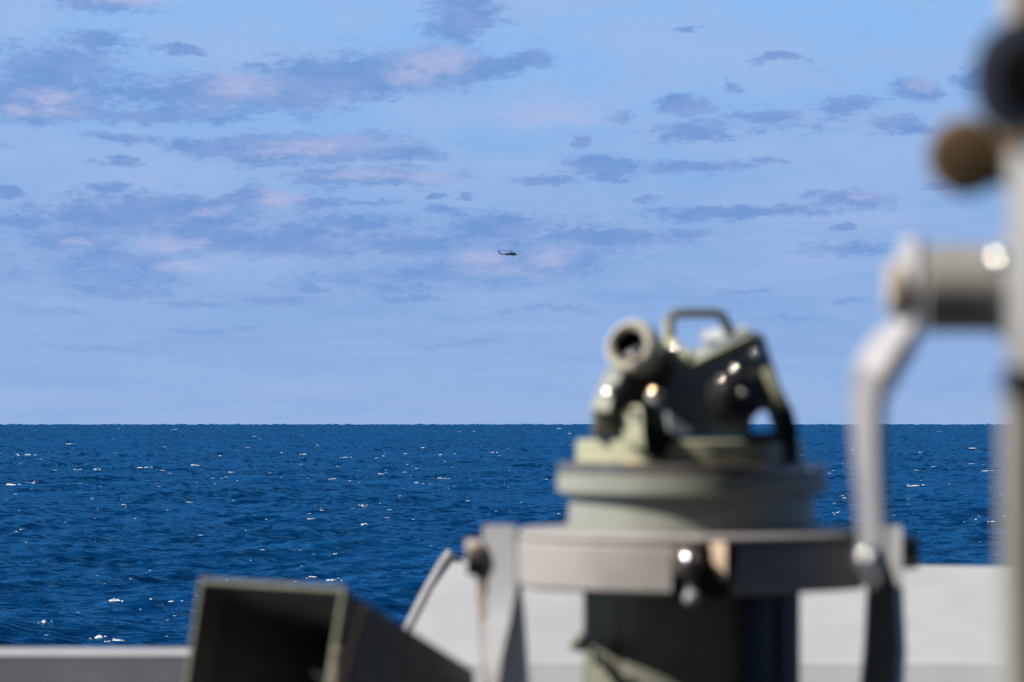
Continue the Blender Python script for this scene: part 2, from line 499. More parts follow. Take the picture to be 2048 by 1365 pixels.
def build_sea():
    inner = np.linspace(-.215, .215, 1500)
    outer = np.concatenate([np.linspace(.2155, .6, 120), np.linspace(.61, math.pi, 90)])
    ang = np.concatenate([-outer[::-1], inner, outer])           # first and last coincide behind the camera
    a_rows = np.concatenate([np.linspace(14 / 6., .12, 40), np.linspace(.12, .085, 60)[1:], np.linspace(.085, .0100, 560)[1:], np.linspace(.0100, 14 / 13500., 110)[1:]])
    r = 14 / a_rows
    r = np.concatenate([r, [14500, 16000, 20000, 26000]])
    # jitter the rows a little so sampling does not beat with the waves
    n, m = len(r), len(ang)
    jr = 1 + rng.normal(size=n) * .0006
    R = (r * jr)[:, None] * np.ones(m)[None, :]
    Aa = np.ones(n)[:, None] * ang[None, :]
    x = (R * np.sin(Aa)).ravel(); y = (R * np.cos(Aa)).ravel(); rr = R.ravel()
    z, dx, dy, sx, sy = sea_eval(x, y)
    near = np.clip((900 - rr) / 500, 0, 1)
    fade = np.clip((15000 - rr) / 1000, 0, 1)
    X = x + dx * near; Y = y + dy * near
    far = np.clip((rr - 5000) / 5000, 0, 1)
    swell = 1.5 * np.sin(x / 21 + 2.1 * np.sin(y / 310)) * np.sin(x / 57 + y / 190) + 1.2 * np.sin(x / 9.3 + y / 77) * np.sin(x / 133 + 1.7 * np.sin(y / 523)) + .6 * np.sin(x / 4.1 + y / 31)
    z = z + far * swell * 1.4
    Z = z * fade - rr * rr / (2 * RE)
    co = np.stack([X, Y, Z], 1).astype(np.float32)
    me = bpy.data.meshes.new('sea')
    me.vertices.add(n * m)
    me.vertices.foreach_set('co', co.ravel())
    i = np.arange(n - 1)[:, None] * m + np.arange(m - 1)[None, :]
    q = np.stack([i, i + 1, i + 1 + m, i + m], -1).reshape(-1, 4)[:, ::-1]
    # seam faces
    nf = len(q)
    me.loops.add(nf * 4)
    me.loops.foreach_set('vertex_index', q.ravel().astype(np.int32))
    me.polygons.add(nf)
    me.polygons.foreach_set('loop_start', np.arange(0, nf * 4, 4, dtype=np.int32))
    me.polygons.foreach_set('use_smooth', np.ones(nf, dtype=bool))
    me.update(calc_edges=True)
    at = me.attributes.new('slope', 'FLOAT_VECTOR', 'POINT')
    sl = np.stack([-sx, -sy, z], 1).astype(np.float32)
    at.data.foreach_set('vector', sl.ravel())
    ob = bpy.data.objects.new('sea', me)
    COL.objects.link(ob)
    ob['kind'] = 'structure'
    m_ = bpy.data.materials.new('sea_water'); m_.use_nodes = True
    T = m_.node_tree; b = T.nodes['Principled BSDF']
    at = node(T, 'ShaderNodeAttribute', attribute_name='slope')
    geo = node(T, 'ShaderNodeNewGeometry')
    pos = geo.outputs['Position']
    sp = node(T, 'ShaderNodeSeparateXYZ'); T.links.new(at.outputs['Vector'], sp.inputs[0])
    cb = node(T, 'ShaderNodeCombineXYZ'); T.links.new(mt(T, 'MULTIPLY', sp.outputs[0], 1.5), cb.inputs[0]); T.links.new(mt(T, 'MULTIPLY', sp.outputs[1], 1.5), cb.inputs[1]); cb.inputs[2].default_value = 1
    n0 = vm(T, 'SUBTRACT', noise(T, vm(T, 'MULTIPLY', pos, (.75, 1.1, 0)), .42, 3, .6, True, .4), (.5, .5, .5))
    n1 = vm(T, 'SUBTRACT', noise(T, vm(T, 'MULTIPLY', pos, (1, 1.6, 0)), .9, 4, .6, True), (.5, .5, .5))
    n2 = vm(T, 'SUBTRACT', noise(T, vm(T, 'MULTIPLY', pos, (1, 1.5, 0)), 4.5, 4, .6, True), (.5, .5, .5))
    nn = vm(T, 'ADD', cb.outputs[0], vm(T, 'MULTIPLY', n1, (1.35, 1.35, 0)))
    nn = vm(T, 'ADD', nn, vm(T, 'MULTIPLY', n2, (1.3, 1.3, 0)))
    nn = vm(T, 'ADD', nn, vm(T, 'MULTIPLY', n0, (1.3, 1.3, 0)))
    n3 = vm(T, 'SUBTRACT', noise(T, vm(T, 'MULTIPLY', pos, (.8, 1, 0)), .14, 2, .5, True, .3), (.5, .5, .5))
    nn = vm(T, 'ADD', nn, vm(T, 'MULTIPLY', n3, (.55, .55, 0)))
    nn = vm(T, 'NORMALIZE', nn)
    big = noise(T, vm(T, 'MULTIPLY', pos, (1, .5, 0)), .012, 4, .6)
    col = mixc(T, ramp(T, big, .35, .65), (.0004, .0175, .064), (.0010, .027, .098))
    # aerated crests are a little greener and lighter
    crest = ramp(T, sp.outputs[2], .3, 1.3)
    col = mixc(T, mt(T, 'MULTIPLY', crest, .35), col, (.003, .06, .17))
    # thin foam streaks
    f1 = noise(T, vm(T, 'MULTIPLY', pos, (.35, 1, 0)), 1.1, 6, .7)
    f2 = noise(T, pos, .03, 3, .6)
    foam = mt(T, 'MULTIPLY', ramp(T, f1, .70, .76), ramp(T, f2, .5, .62))
    col = mixc(T, mt(T, 'MULTIPLY', foam, .55), col, (.45, .5, .55))
    T.nodes.remove(b)
    df = node(T, 'ShaderNodeBsdfDiffuse'); T.links.new(col, df.inputs['Color']); T.links.new(nn, df.inputs['Normal'])
    gl = node(T, 'ShaderNodeBsdfGlossy'); gl.inputs['Roughness'].default_value = .14; T.links.new(nn, gl.inputs['Normal'])
    gl.inputs['Color'].default_value = (.20, .64, .94, 1)
    lw = node(T, 'ShaderNodeLayerWeight'); lw.inputs['Blend'].default_value = .5; T.links.new(nn, lw.inputs['Normal'])
    fac = mt(T, 'MULTIPLY_ADD', mt(T, 'POWER', lw.outputs['Facing'], 5.0), SEA_GLOSS, .008)
    mx = node(T, 'ShaderNodeMixShader'); T.links.new(fac, mx.inputs[0]); T.links.new(df.outputs[0], mx.inputs[1]); T.links.new(gl.outputs[0], mx.inputs[2])
    T.links.new(mx.outputs[0], T.nodes['Material Output'].inputs['Surface'])
    me.materials.append(m_)
    return ob


build_sea()


# white foam of breaking crests: real raised foam on the sea surface
def build_whitecaps():
    V = []; Fc = []
    def cap(x, y, L, hgt, yaw, dep):
        n = max(5, int(L / .11)); n = min(n, 46)
        # ride on the crest nearest to the wanted place
        if y < 1500:
            row = (H + y * y / (2 * RE)) / y
            ys = y * np.linspace(.86, 1.12, 200)
            xs = x * ys / y
            zz_, dx_, dy_, sx_, sy_ = sea_eval(xs, ys)
            prj = (H - zz_ + ys * ys / (2 * RE)) / ys
            cost = np.abs(prj - row) * F * .6 - zz_ * 3.0
            k_ = int(np.argmin(cost))
        else:
            ys = np.array([y]); xs = np.array([x]); zz_, dx_, dy_, _, _ = sea_eval(xs, ys); k_ = 0
        x = float(xs[k_])
        y = float(ys[k_])
        nr = min(1, max(0, (900 - y) / 500))
        base = float(zz_[k_]) - (x * x + y * y) / (2 * RE)
        x = x + float(dx_[k_]) * nr; y = y + float(dy_[k_]) * nr
        c, s = math.cos(yaw), math.sin(yaw)
        o = len(V)
        ph = [random.random() * 6.28 for _ in range(4)]
        for i in range(n + 1):
            t = i / n
            env = math.sin(math.pi * t) ** .6
            hh = hgt * env * (.3 + .35 * abs(math.sin(t * 9 + ph[0])) + .4 * random.random())
            u = (t - .5) * L
            wob = .35 * dep * math.sin(t * 7 + ph[1]) + random.uniform(-.1, .1) * dep
            dd = dep * (.25 + .75 * env) * random.uniform(.6, 1.2)
            px, py = x + c * u - s * wob, y + s * u + c * wob
            q = random.uniform(-.12, .12) * hgt
            V.append((px + s * dd, py - c * dd, base - hgt * .35))
            V.append((px + s * dd * .5, py - c * dd * .5, base + hh * .45 + q))
            V.append((px, py, base + hh))
            V.append((px - s * dd * .6, py + c * dd * .6, base - hgt * .35))
            if i:
                a = o + (i - 1) * 4; b2 = o + i * 4
                for k in range(3):
                    Fc.append((a + k, b2 + k, b2 + k + 1, a + k + 1))
        # droplets beside it
        for _ in range(int(L * .9)):
            u = random.uniform(-.8, 1.1) * L; w = random.uniform(-1, 1) * dep * 1.6
            px, py = x + c * u - s * w, y + s * u + c * w
            r = random.uniform(.02, .07); zz = base + random.uniform(0.0, .1)
            o2 = len(V)
            V.extend([(px - r * 1.6, py, zz), (px + r * 1.6, py, zz), (px, py, zz + r * .8), (px, py - r, zz - .1)])
            Fc.extend([(o2, o2 + 1, o2 + 2), (o2, o2 + 3, o2 + 1), (o2 + 1, o2 + 3, o2 + 2), (o2, o2 + 2, o2 + 3)])
    # the breakers one can point at in the photograph: pixel position and width
    spots = [(225, 1202, 30, 6), (100, 1245, 14, 5), (205, 1276, 22, 8), (240, 1282, 34, 5), (22, 970, 40, 4), (68, 966, 16, 3), (388, 931, 26, 4),
             (55, 911, 18, 3), (150, 939, 12, 3), (192, 938, 16, 3), (280, 936, 20, 3), (475, 962, 10, 2), (608, 910, 14, 3), (668, 958, 16, 2),
             (690, 915, 14, 2), (727, 1012, 14, 4), (725, 1049, 16, 4), (618, 1040, 16, 3), (640, 1018, 8, 3), (665, 1110, 12, 3), (1140, 868, 10, 2),
             (1830, 970, 34, 3), (1945, 897, 26, 2), (1972, 942, 22, 2), (1672, 1026, 12, 4), (1690, 996, 10, 3), (1945, 1092, 8, 3), (1985, 1044, 20, 3),
             (835, 966, 20, 3), (880, 911, 14, 3), (890, 924, 8, 3), (985, 905, 12, 2), (440, 912, 8, 2), (880, 956, 20, 2), (760, 948, 12, 2),
             (622, 1154, 20, 3), (655, 1160, 26, 3), (1875, 865, 20, 2), (140, 889, 16, 2), (180, 889, 8, 3), (350, 860, 12, 2), (525, 893, 12, 2),
             (460, 945, 14, 2), (300, 1199, 8, 3), (340, 1205, 18, 2), (40, 1060, 12, 2), (1046, 1079, 12, 2), (250, 1010, 12, 2)]
    for (px, py, w, hp) in spots:
        a = (py - EYE) / F
        r = H / a
        for _ in range(4):
            r = (H + r * r / (2 * RE)) / a
        if py < 858: r = min(r, 9000)
        x = (px - 1024) / F * r
        s = r / F
        dp = max(.25, min(1.2, w * s * .3))
        if w < 12:
            cap(x, r, w * s * .8, hp * s * .45, random.uniform(-.15, .25), dp)
        else:
            big = py > 1150
            cap(x, r, w * s * (.8 if big else .5), hp * s * (.8 if big else .5), random.uniform(-.15, .25), dp)
            for _k in range(3):
                cap(x + random.uniform(-.7, .9) * w * s, r * random.uniform(.99, 1.01), w * s * random.uniform(.15, .4), hp * s * random.uniform(.2, .45), random.uniform(-.2, .3), dp * .5)
    # the many small ones
    for i in range(300):
        a = random.uniform(.0030, .0785) if random.random() < .4 else random.uniform(.0030, .034)
        r = 14 / a
        px = random.uniform(-60, 2110)
        x = (px - 1024) / F * r
        s = r / F
        w = min(random.lognormvariate(1.7, .5), 18) * s
        hp = random.uniform(.25, .75) * s * (1 if random.random() > .2 else 1.5)
        w = max(w, .25)
        cap(x, r, min(w, 7), min(hp, 1.1), random.uniform(-.3, .45), max(.15, min(.8, w * .25)))
    me = bpy.data.meshes.new('whitecaps')
    me.from_pydata(V, [], Fc); me.update()
    for p in me.polygons: p.use_smooth = True
    m = bpy.data.materials.new('sea_foam'); m.use_nodes = True
    b = m.node_tree.nodes['Principled BSDF']
    b.inputs['Base Color'].default_value = (.42, .44, .46, 1); b.inputs['Roughness'].default_value = .8
    me.materials.append(m)
    ob = bpy.data.objects.new('whitecaps', me); COL.objects.link(ob)
    ob['kind'] = 'stuff'; ob['label'] = 'white foam caps scattered over the blue sea'; ob['category'] = 'sea foam'


build_whitecaps()


# ------------------------------------------------------------------ ship: deck, bulwark, deflector
def build_ship():
    DK = H - 1.62
    hull = MB()
    hull.prism([(-7, 5.35, DK - .03), (7, 5.9, DK - .03), (7, -9, DK - .03), (-7, -9, DK - .03)], (0, 0, -9))
    ob = hull.build('ship_hull', HULLM); ob['label'] = 'grey hull side under the open bridge wing'; ob['category'] = 'ship hull'
    dk = MB().prism([(-7, 5.3, DK), (7, 5.85, DK), (7, -9, DK), (-7, -9, DK)], (0, 0, -.028))
    o = dk.build('deck', DECKM); o['kind'] = 'structure'

    # unseen bridge-like wall and canopy, added behind the camera to cut sky light
    br_ = thing('sky_blocker', (0, -1.7, DK), 'unseen grey wall and canopy added behind the wing to block sky light', 'sky blocker')
    MB().prism([(-9, -1.7, DK), (9, -1.7, DK), (9, -1.7, DK + 9), (-9, -1.7, DK + 9)], (0, -2.5, 0)).build('blocker_wall', BODY2, br_)
    MB().prism([(-1.6, -1.7, H + 1.1), (9, -1.7, H + 1.1), (9, .65, H + 1.1), (-1.6, .65, H + 1.1)], (0, 0, .12)).build('blocker_overhang', BODY2, br_)
    for i in range(7):  # window trim on the added wall
        x = -6.6 + i * 2.2
        fr = MB()
        for q in ((x - .55, x - .5), (x + .5, x + .55)):
            fr.prism([(q[0], -1.7, DK + 1.3), (q[1], -1.7, DK + 1.3), (q[1], -1.7, DK + 2.2), (q[0], -1.7, DK + 2.2)], (0, .03, 0))
        fr.prism([(x - .5, -1.7, DK + 1.3), (x + .5, -1.7, DK + 1.3), (x + .5, -1.7, DK + 1.35), (x - .5, -1.7, DK + 1.35)], (0, .03, 0))
        fr.prism([(x - .5, -1.7, DK + 2.15), (x + .5, -1.7, DK + 2.15), (x + .5, -1.7, DK + 2.2), (x - .5, -1.7, DK + 2.2)], (0, .03, 0))
        w_ = fr.build('window_frame', BODY, br_)
        MB().box((x, -1.695, DK + 1.75), .99, .012, .79).build('pane', LENS, w_)
    # left bulwark: vertical plate, cap on top in the same paint lightened as sunlit
    d0, d1 = 4.6, 4.8
    zt = P(0, 1290, 4.7).z
    bw = thing('bulwark', (-1.5, 4.7, DK), 'grey steel bulwark with a flat cap lightened as sunlit, low at the left edge', 'bulwark')
    xl, xr = -3.2, -.22
    f = MB().prism([(xl, d0 + .03, DK), (xr, d0 + .03, DK), (xr, d0, zt - .0135), (xl, d0, zt - .0135)], (0, .012, 0))
    f.build('face_plate', RAIL, bw)
    MB().prism([(xl, d0, zt - .013), (xr, d0, zt - .013), (xr, d0 + .08, zt - .006), (xl, d0 + .08, zt - .006)], (0, 0, .004)).build('cap', RAILTOP, bw, bevel=.002)
    for i in range(5):
        x = xl + .3 + i * .62
        MB().box((x, d0 + .17, (DK + zt) / 2 - .02), .012, .2, zt - DK - .08).build('stiffener', RAIL, bw)

    # white sloping deflector behind the compass
    wd = thing('wind_deflector', (.6, 5.0, DK), 'white painted sloping steel wind deflector with a rolled edge, behind the compass', 'wind deflector')
    dT, dB = 5.35, 4.95
    tl, tr = P(893, 1118, dT), P(2500, 1140, dT)
    bl, br = P(815, 1272, 5.12), P(2500, 1330, dB)
    k0 = P(800, 1330, dB)
    MB().prism([tl, tr, br, k0, bl], (.0, .012, -.012)).build('sloping_panel', WHITE, wd)
    # knee and vertical plate below
    a, b_ = k0.copy(), br.copy()
    MB().prism([a + Vector((0, -.0005, -.0005)), b_ + Vector((0, -.0005, -.0005)), b_ + Vector((0, -.14, -.20)), a + Vector((0, -.14, -.20))], (0, .012, -.012)).build('middle_plate', WHITE, wd)
    MB().prism([a + Vector((0, -.14, -.206)), b_ + Vector((0, -.14, -.206)), Vector((b_.x, b_.y - .14, DK)), Vector((a.x, a.y - .14, DK))], (0, .012, 0)).build('lower_plate', WHITE, wd)
    # rolled edge
    off = Vector((0, -.006, .004))
    e = MB().tube([k0 + off * 1, bl + off, bl.lerp(tl, .5) + off, tl + off * .9 + Vector((-.002, 0, -.01)), tl + Vector((.012, 0, .006)) + off], .0125, 12)
    e.build('rolled_edge', GREY, wd)
    o2 = off + Vector((.022, -.006, -.010))
    MB().tube([k0 + o2, bl + o2, bl.lerp(tl, .5) + o2, tl + o2 + Vector((-.002, 0, -.012)), tl + o2 + Vector((.03, 0, -.012))], .0035, 10).build('rubber_seal', BLACK, wd)
    # stiffening rib behind
    MB().prism([P(930, 1120, 5.40), P(936, 1120, 5.40), P(936, 1330, 5.6), P(930, 1330, 5.6)], (0, .03, -.2)).build('rib', GREY, wd)


build_ship()


# ------------------------------------------------------------------ compass stand, repeater, alidade
D0 = 3.0
CX = (1383 - 1024) / F * D0
S = D0 / F
DK = H - 1.62
HV = (SUN_DIR + Vector((0, -1, 0))).normalized()      # where a facet flashes the sun at the camera


def ringpoly(seg_pts, z):
    return [Vector((CX + x, D0 + y, H + z)) for x, y in seg_pts]


def build_stand():
    st = thing('compass_stand', (CX, D0, DK), 'grey steel fork stand with a thick gimbal ring carrying the compass', 'compass stand')
    zt, zb = -.1105, -.1665
    R = .1728 / .866
    hexo = [(R * math.cos(math.radians(a)), R * math.sin(math.radians(a))) for a in (-90, -30, 30, 90, 150, 210)]
    ri = .127

    def on_hex(t):
        """point on the hexagon outline at polar angle t (degrees)"""
        t = t % 360
        k = ((t - 270) % 60)
        rr = .3 * R * math.cos(math.radians(30)) / math.cos(math.radians(k - 30)) + .7 * .1765
        return (rr * math.cos(math.radians(t)), rr * math.sin(math.radians(t)))
    # half rings with the front gap
    gapL = math.degrees(math.atan2(-.188, (1320 - 1383) * S)); gapR = math.degrees(math.atan2(-.188, (1452 - 1383) * S))
    def arc(a0, a1, z0, z1, rin, chamf=.0):
        n = 40
        rings = []
        for i in range(n + 1):
            t = a0 + (a1 - a0) * i / n
            ox, oy = on_hex(t)
            l = math.hypot(ox, oy)
            ix, iy = ox / l * rin, oy / l * rin
            cx, cy = ox * (1 - .02), oy * (1 - .02)
            rings.append([Vector((CX + ox, D0 + oy, H + z0 + .003)), Vector((CX + ox, D0 + oy, H + z1 - .003)), Vector((CX + cx, D0 + cy, H + z1)),
                          Vector((CX + ix, D0 + iy, H + z1)), Vector((CX + ix, D0 + iy, H + z0)), Vector((CX + cx, D0 + cy, H + z0))])
        return MB().loft(rings)
    g = arc(gapR, gapL + 360 - 0, zb, zt - .009, .150)       # long way round the back
    # arc() runs right -> back -> left
    gr = g.build('gimbal_ring', RINGM, st, smooth=20)
    top = arc(-90, 270, zt - .009, zt, ri)
    top.build('ring_flange', RINGM, gr, smooth=20)
    # recessed web and trunnion in the gap
    w = MB()
    w.prism([P(1322, 1088, 2.86), P(1462, 1088, 2.86), P(1462, 1196, 2.86), P(1322, 1196, 2.86)], (0, .04, 0))
    w.build('trunnion_block', BLACK, gr)
    tb = MB().cyl(P(1372, 1124, 2.86), P(1370, 1122, 2.79), 34 * S * .93, bev=.004)
    tb.build('trunnion', TRUN, gr)
    MB().dome(P(1374, 1115, 2.785), HV, .0085, .021).build('trunnion_cap', STEEL, gr)
    MB().tube([P(1380, 1150, 2.80), P(1384, 1190, 2.80)], .004).sphere(P(1384, 1196, 2.80), .008).build('locking_pin', GREY, gr)
    # bright worn end block right of the gap
    MB().prism([P(1420, 1086, 2.81), P(1452, 1086, 2.795), P(1452, 1168, 2.795), P(1430, 1150, 2.81)], (.002, .05, 0)).build('end_block', EDGE, gr, bevel=.001)

    # left fork arm: flat bar, folded lower down
    def arm(levels, name, mat):
        # level: py, xl, xm, xr (photo px), depth of left, ridge, right
        rings = []
        for (py, xl, xm, xr, dl, dm, dr) in levels:
            a, b, c = P(xl, py, dl), P(xm, py, dm), P(xr, py, dr)
            t = Vector((0, .022, 0))
            rings.append([a, b, c, c + t, a + t])
        return MB().loft(rings).build(name, mat, st, smooth=25)
    A = arm([(1052, 966, 1030, 1035, 3.008, 2.985, 2.992), (1080, 964, 1032, 1038, 3.008, 2.985, 2.992), (1180, 962, 1032, 1044, 3.008, 2.985, 3.0), (1240, 964, 1020, 1050, 3.006, 2.975, 3.02),
             (1300, 968, 1006, 1054, 3.0, 2.965, 3.04), (1370, 974, 996, 1058, 2.995, 2.96, 3.05), (1460, 985, 1004, 1070, 2.985, 2.96, 3.05), (1600, 1120, 1180, 1230, 2.985, 2.96, 3.03)], 'fork_arm', GREY)
    MB().loft([[P(950, 1128, 3.008), P(963, 1128, 3.004), P(963, 1128, 3.02), P(950, 1128, 3.02)],
               [P(958, 1260, 3.008), P(974, 1260, 3.0), P(974, 1260, 3.02), P(958, 1260, 3.02)],
               [P(972, 1420, 3.0), P(990, 1420, 2.985), P(990, 1420, 3.02), P(972, 1420, 3.02)]]).build('worn_edge_strip', RUSTED, A)
    B = arm([(1052, 1742, 1750, 1802, 2.99, 2.985, 2.985), (1110, 1740, 1770, 1804, 3.0, 2.985, 2.985), (1180, 1738, 1790, 1806, 3.0, 2.97, 2.985), (1300, 1732, 1796, 1812, 3.0, 2.96, 2.985),
             (1400, 1722, 1790, 1806, 3.0, 2.96, 2.985), (1600, 1540, 1590, 1650, 3.0, 2.96, 2.985)], 'fork_arm', GREY)
    MB().prism([P(1760, 1054, 2.885), P(1804, 1054, 2.855), P(1804, 1176, 2.855)], (0, .1, 0)).build('gusset', GREY, B)
    # pivots
    p = MB().cyl(P(932, 1104, 3.01), P(964, 1104, 3.01), .0125, bev=.002).cyl(P(966, 1108, 3.03), P(1060, 1108, 3.03), .008)
    pv = p.build('pivot_bolt', BEIGE, A)
    MB().dome(P(945, 1098, 3.0), HV, .006, .013).build('bolt_cap', STEEL, pv)
    MB().cyl(P(934, 1130, 3.012), P(962, 1130, 3.012), .011, bev=.002).build('lock_nut', BLACK, A)
    p = MB().cyl(P(1798, 1104, 2.99), P(1835, 1104, 2.99), .017, bev=.002).cyl(P(1700, 1108, 2.995), P(1798, 1108, 2.995), .008)
    p.build('pivot_bolt', BRONZE, B)
    # pedestal
    z = P(0, 1600, 3).z
    MB().lathe((CX, D0, DK), (0, 0, 1), [(0, .19), (.02, .19), (.022, .11), (.9, .095), (z - DK - .04, .095), (z - DK - .03, .15), (z - DK + .02, .15)], 48).build('pedestal', GREY, st)


build_stand()


def build_repeater():
    rp = thing('compass_repeater', (CX, D0, H - .45), 'round grey green gyrocompass repeater with broad bezel, hung in the gimbal ring', 'compass')
    c = (CX, D0, H)
    MB().lathe(c, (0, 0, 1), [(-.0745, .118), (-.0745, .132), (-.0725, .1352), (-.0565, .1352), (-.055, .1335), (-.055, .118)], 96).build('bezel', GREEN, rp, smooth=30)
    MB().lathe(c, (0, 0, 1), [(-.0550, .12), (-.0550, .1337), (-.0535, .1350), (-.0455, .1350), (-.044, .133), (-.044, .09)], 96).build('bezel_rim', BRONZE, rp, smooth=30)
    MB().lathe(c, (0, 0, 1), [(-.1115, .1245), (-.1115, .1245), (-.0745, .1225)], 96).build('drum', GREEN, rp, smooth=30)
    # flash spot: a domed screw on the bezel rim
    for a in range(8):
        t = math.radians(a * 45 + 11)
        q = Vector((CX + math.cos(t) * .1352, D0 + math.sin(t) * .1352, H - .05))
        n = Vector((math.cos(t), math.sin(t), .1))
        MB().dome(q, n, .0045, .02).build('bezel_screw', STEEL, rp)
    MB().dome(P(1258, 935, 2.90), HV, .008, .016).build('bezel_stud', BRASS, rp)
    # lower casing
    cas = MB().lathe(c, (0, 0, 1), [(-.42, .098), (-.42, .1085), (-.168, .1085), (-.112, .118), (-.112, .09)], 72).build('casing', CASING, rp, smooth=30)
    # dark channel + ribs on the casing side
    for (x0, x1, mat, pr) in [(1212, 1226, OLIVE_D, .0012), (1470, 1540, BLACK, .009), (1556, 1590, BODY2, .012)]:
        x0m = (x0 - 1383) * S * .965; x1m = (x1 - 1383) * S * .965
        def pt(x, e, z):
            r = .1085 + e
            return Vector((CX + x, D0 - math.sqrt(max(r * r - x * x, 1e-6)), H + z))
        pts = [x0m + (x1m - x0m) * i / 4 for i in range(5)]
        rings = [[pt(x, -.006, -.17), pt(x, pr, -.17), pt(x, pr, -.41), pt(x, -.006, -.41)] for x in pts]
        MB().loft(rings).build('casing_rib', mat, cas)
    # cable gland at the left
    g = MB().cyl(P(1172, 1292, 2.94), P(1150, 1290, 2.90), .006, bev=.001).sphere(P(1158, 1284, 2.9), .0085)
    g.build('clamp_screw', CASING, cas)
    MB().prism([P(1176, 1298, 2.905), P(1196, 1300, 2.90), P(1200, 1330, 2.90), P(1188, 1332, 2.90), P(1186, 1312, 2.90)], (0, .008, 0)).build('clip', BLACK, cas)


build_repeater()


def build_alidade():
    al = thing('telescopic_alidade', (CX, D0, H - .044), 'olive and dark telescopic alidade with an eyepiece and carrying handle, on top of the compass', 'alidade')
    c = (CX - .002, D0, H)
    MB().lathe(c, (0, 0, 1), [(-.0438, .080), (-.0438, .1125), (-.0425, .1138), (-.0228, .1138), (-.021, .112), (-.021, .080)], 96).build('base_ring', OLIVE, al, smooth=30)
    # cross bars inside of the ring
    MB().box((CX, D0, H - .024), .2, .05, .008).build('cross_bar', BODY, al, bevel=.001)
    # main housing, dark, extruded in depth
    poly = [(1338, 876), (1326, 800), (1346, 742), (1388, 716), (1492, 658), (1514, 664), (1548, 762), (1562, 822), (1506, 822), (1502, 876)]
    hs = MB().prism([P(x, y, 2.905) for x, y in poly], (0, .145, 0), bev=.003).build('housing', BODY, al)
    # sloping olive lid
    MB().prism([P(1382, 727, 2.895), P(1498, 672, 2.895), P(1492, 648, 2.98), P(1384, 704, 2.98)], (.002, .004, -.004)).build('lid', OLIVE, hs, bevel=.0008)
    MB().prism([P(1404, 662, 2.95), P(1446, 656, 2.925), P(1448, 680, 2.92), P(1406, 682, 2.945)], (0, .03, 0), bev=.001).build('lamp_cap', WHITE, hs)
    # right raking strut with opening behind it
    def bar(x0, y0, x1, y1, w, d, th, mat, name, par):
        a, b = P(x0, y0, d), P(x1, y1, d)
        t = (b - a).normalized(); nrm = Vector((t.z, 0, -t.x)) * w / 2
        return MB().prism([a - nrm, a + nrm, b + nrm, b - nrm], (0, th, 0)).build(name, mat, par, bevel=.0008)
    bar(1530, 738, 1574, 824, .011, 2.885, .02, OLIVE, 'raking_strut', al)
    bar(1512, 668, 1582, 880, .013, 2.92, .09, BODY, 'end_plate', al)
    bar(1566, 818, 1580, 872, .018, 2.885, .03, BLACK, 'clamp', al)
    bar(1580, 868, 1583, 926, .014, 2.882, .02, BLACK, 'hook', al)
    bar(1500, 872, 1590, 872, .006, 2.95, .1, OLIVE, 'foot_plate', al)
    # prism knob on the right: big black cylinder facing the camera and right
    k = MB().lathe(P(1462, 795, 2.905), (.25, -1, 0), [(0, .026), (.02, .026), (.022, .022), (.03, .021), (.032, .018)], 40).build('focus_knob', BLACK, hs)
    MB().lathe(P(1516, 770, 2.905), (.2, -1, 0), [(0, .017), (.018, .016), (.02, .012)], 32).build('adjusting_knob', BLACK, hs)
    for (x, y, r, cv, d) in [(1470, 736, .006, .014, 2.89), (1441, 757, .005, .009, 2.88), (1484, 784, .005, .008, 2.87), (1511, 706, .006, .0105, 2.89)]:
        MB().dome(P(x, y, d), HV, r, cv).build('domed_screw', STEEL, hs)
    # telescope tube, eyepiece
    ax = Vector((.5, .8, -.3)).normalized()
    e = P(1257, 690, 2.90)
    tb = MB().lathe(e, ax, [(.0215, .0225), (.05, .0225), (.052, .026), (.085, .026), (.087, .030), (.15, .031)], 48).build('telescope_tube', BODY, al)
    ep = MB().lathe(e, ax, [(.003, .0165), (.0, .0190), (-.0015, .0215), (0, .0250), (.004, .0268), (.016, .0268), (.020, .0240), (.030, .0228), (.030, .0165)], 56, closed=True).build('eyepiece', CREAM, tb)
    MB().lathe(e, ax, [(.0032, .0164), (.02, .0130), (.021, .0129), (.021, .0001)], 40, cap=False).build('eyecup', MATT, ep)
    MB().lathe(e, ax, [(.0185, .0128), (.0165, .008), (.0155, .0001)], 32, cap=False).build('lens', LENS, ep)
    MB().dome(P(1259, 708, 2.885), HV, .005, .010).build('eyepiece_screw', STEEL, ep)
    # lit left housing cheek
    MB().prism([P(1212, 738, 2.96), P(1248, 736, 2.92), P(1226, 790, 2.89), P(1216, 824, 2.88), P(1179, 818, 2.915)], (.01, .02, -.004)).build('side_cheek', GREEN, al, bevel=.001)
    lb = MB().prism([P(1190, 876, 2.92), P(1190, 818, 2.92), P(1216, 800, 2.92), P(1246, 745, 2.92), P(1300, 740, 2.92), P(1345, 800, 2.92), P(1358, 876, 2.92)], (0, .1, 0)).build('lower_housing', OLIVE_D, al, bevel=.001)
    MB().lathe(P(1243, 788, 2.895), (.1, -1, .05), [(0, .012), (.012, .012), (.014, .009)], 32).build('lock_knob', BLACK, lb)
    MB().dome(P(1215, 783, 2.872), HV, .0065, .021).build('domed_screw', STEEL, lb)
    MB().dome(P(1306, 783, 2.885), HV, .0065, .019).build('domed_screw', BRASS, lb)
    MB().lathe(P(1312, 800, 2.897), (-.1, -1, .1), [(0, .009), (.006, .009), (.008, .006)], 28).build('dial', WHITE, lb)
    # triangular foot
    MB().prism([P(1250, 812, 2.890), P(1282, 812, 2.870), P(1286, 880, 2.870), P(1290, 898, 2.868), P(1246, 884, 2.890)], (.004, .03, 0)).build('foot', OLIVE, al, bevel=.001)
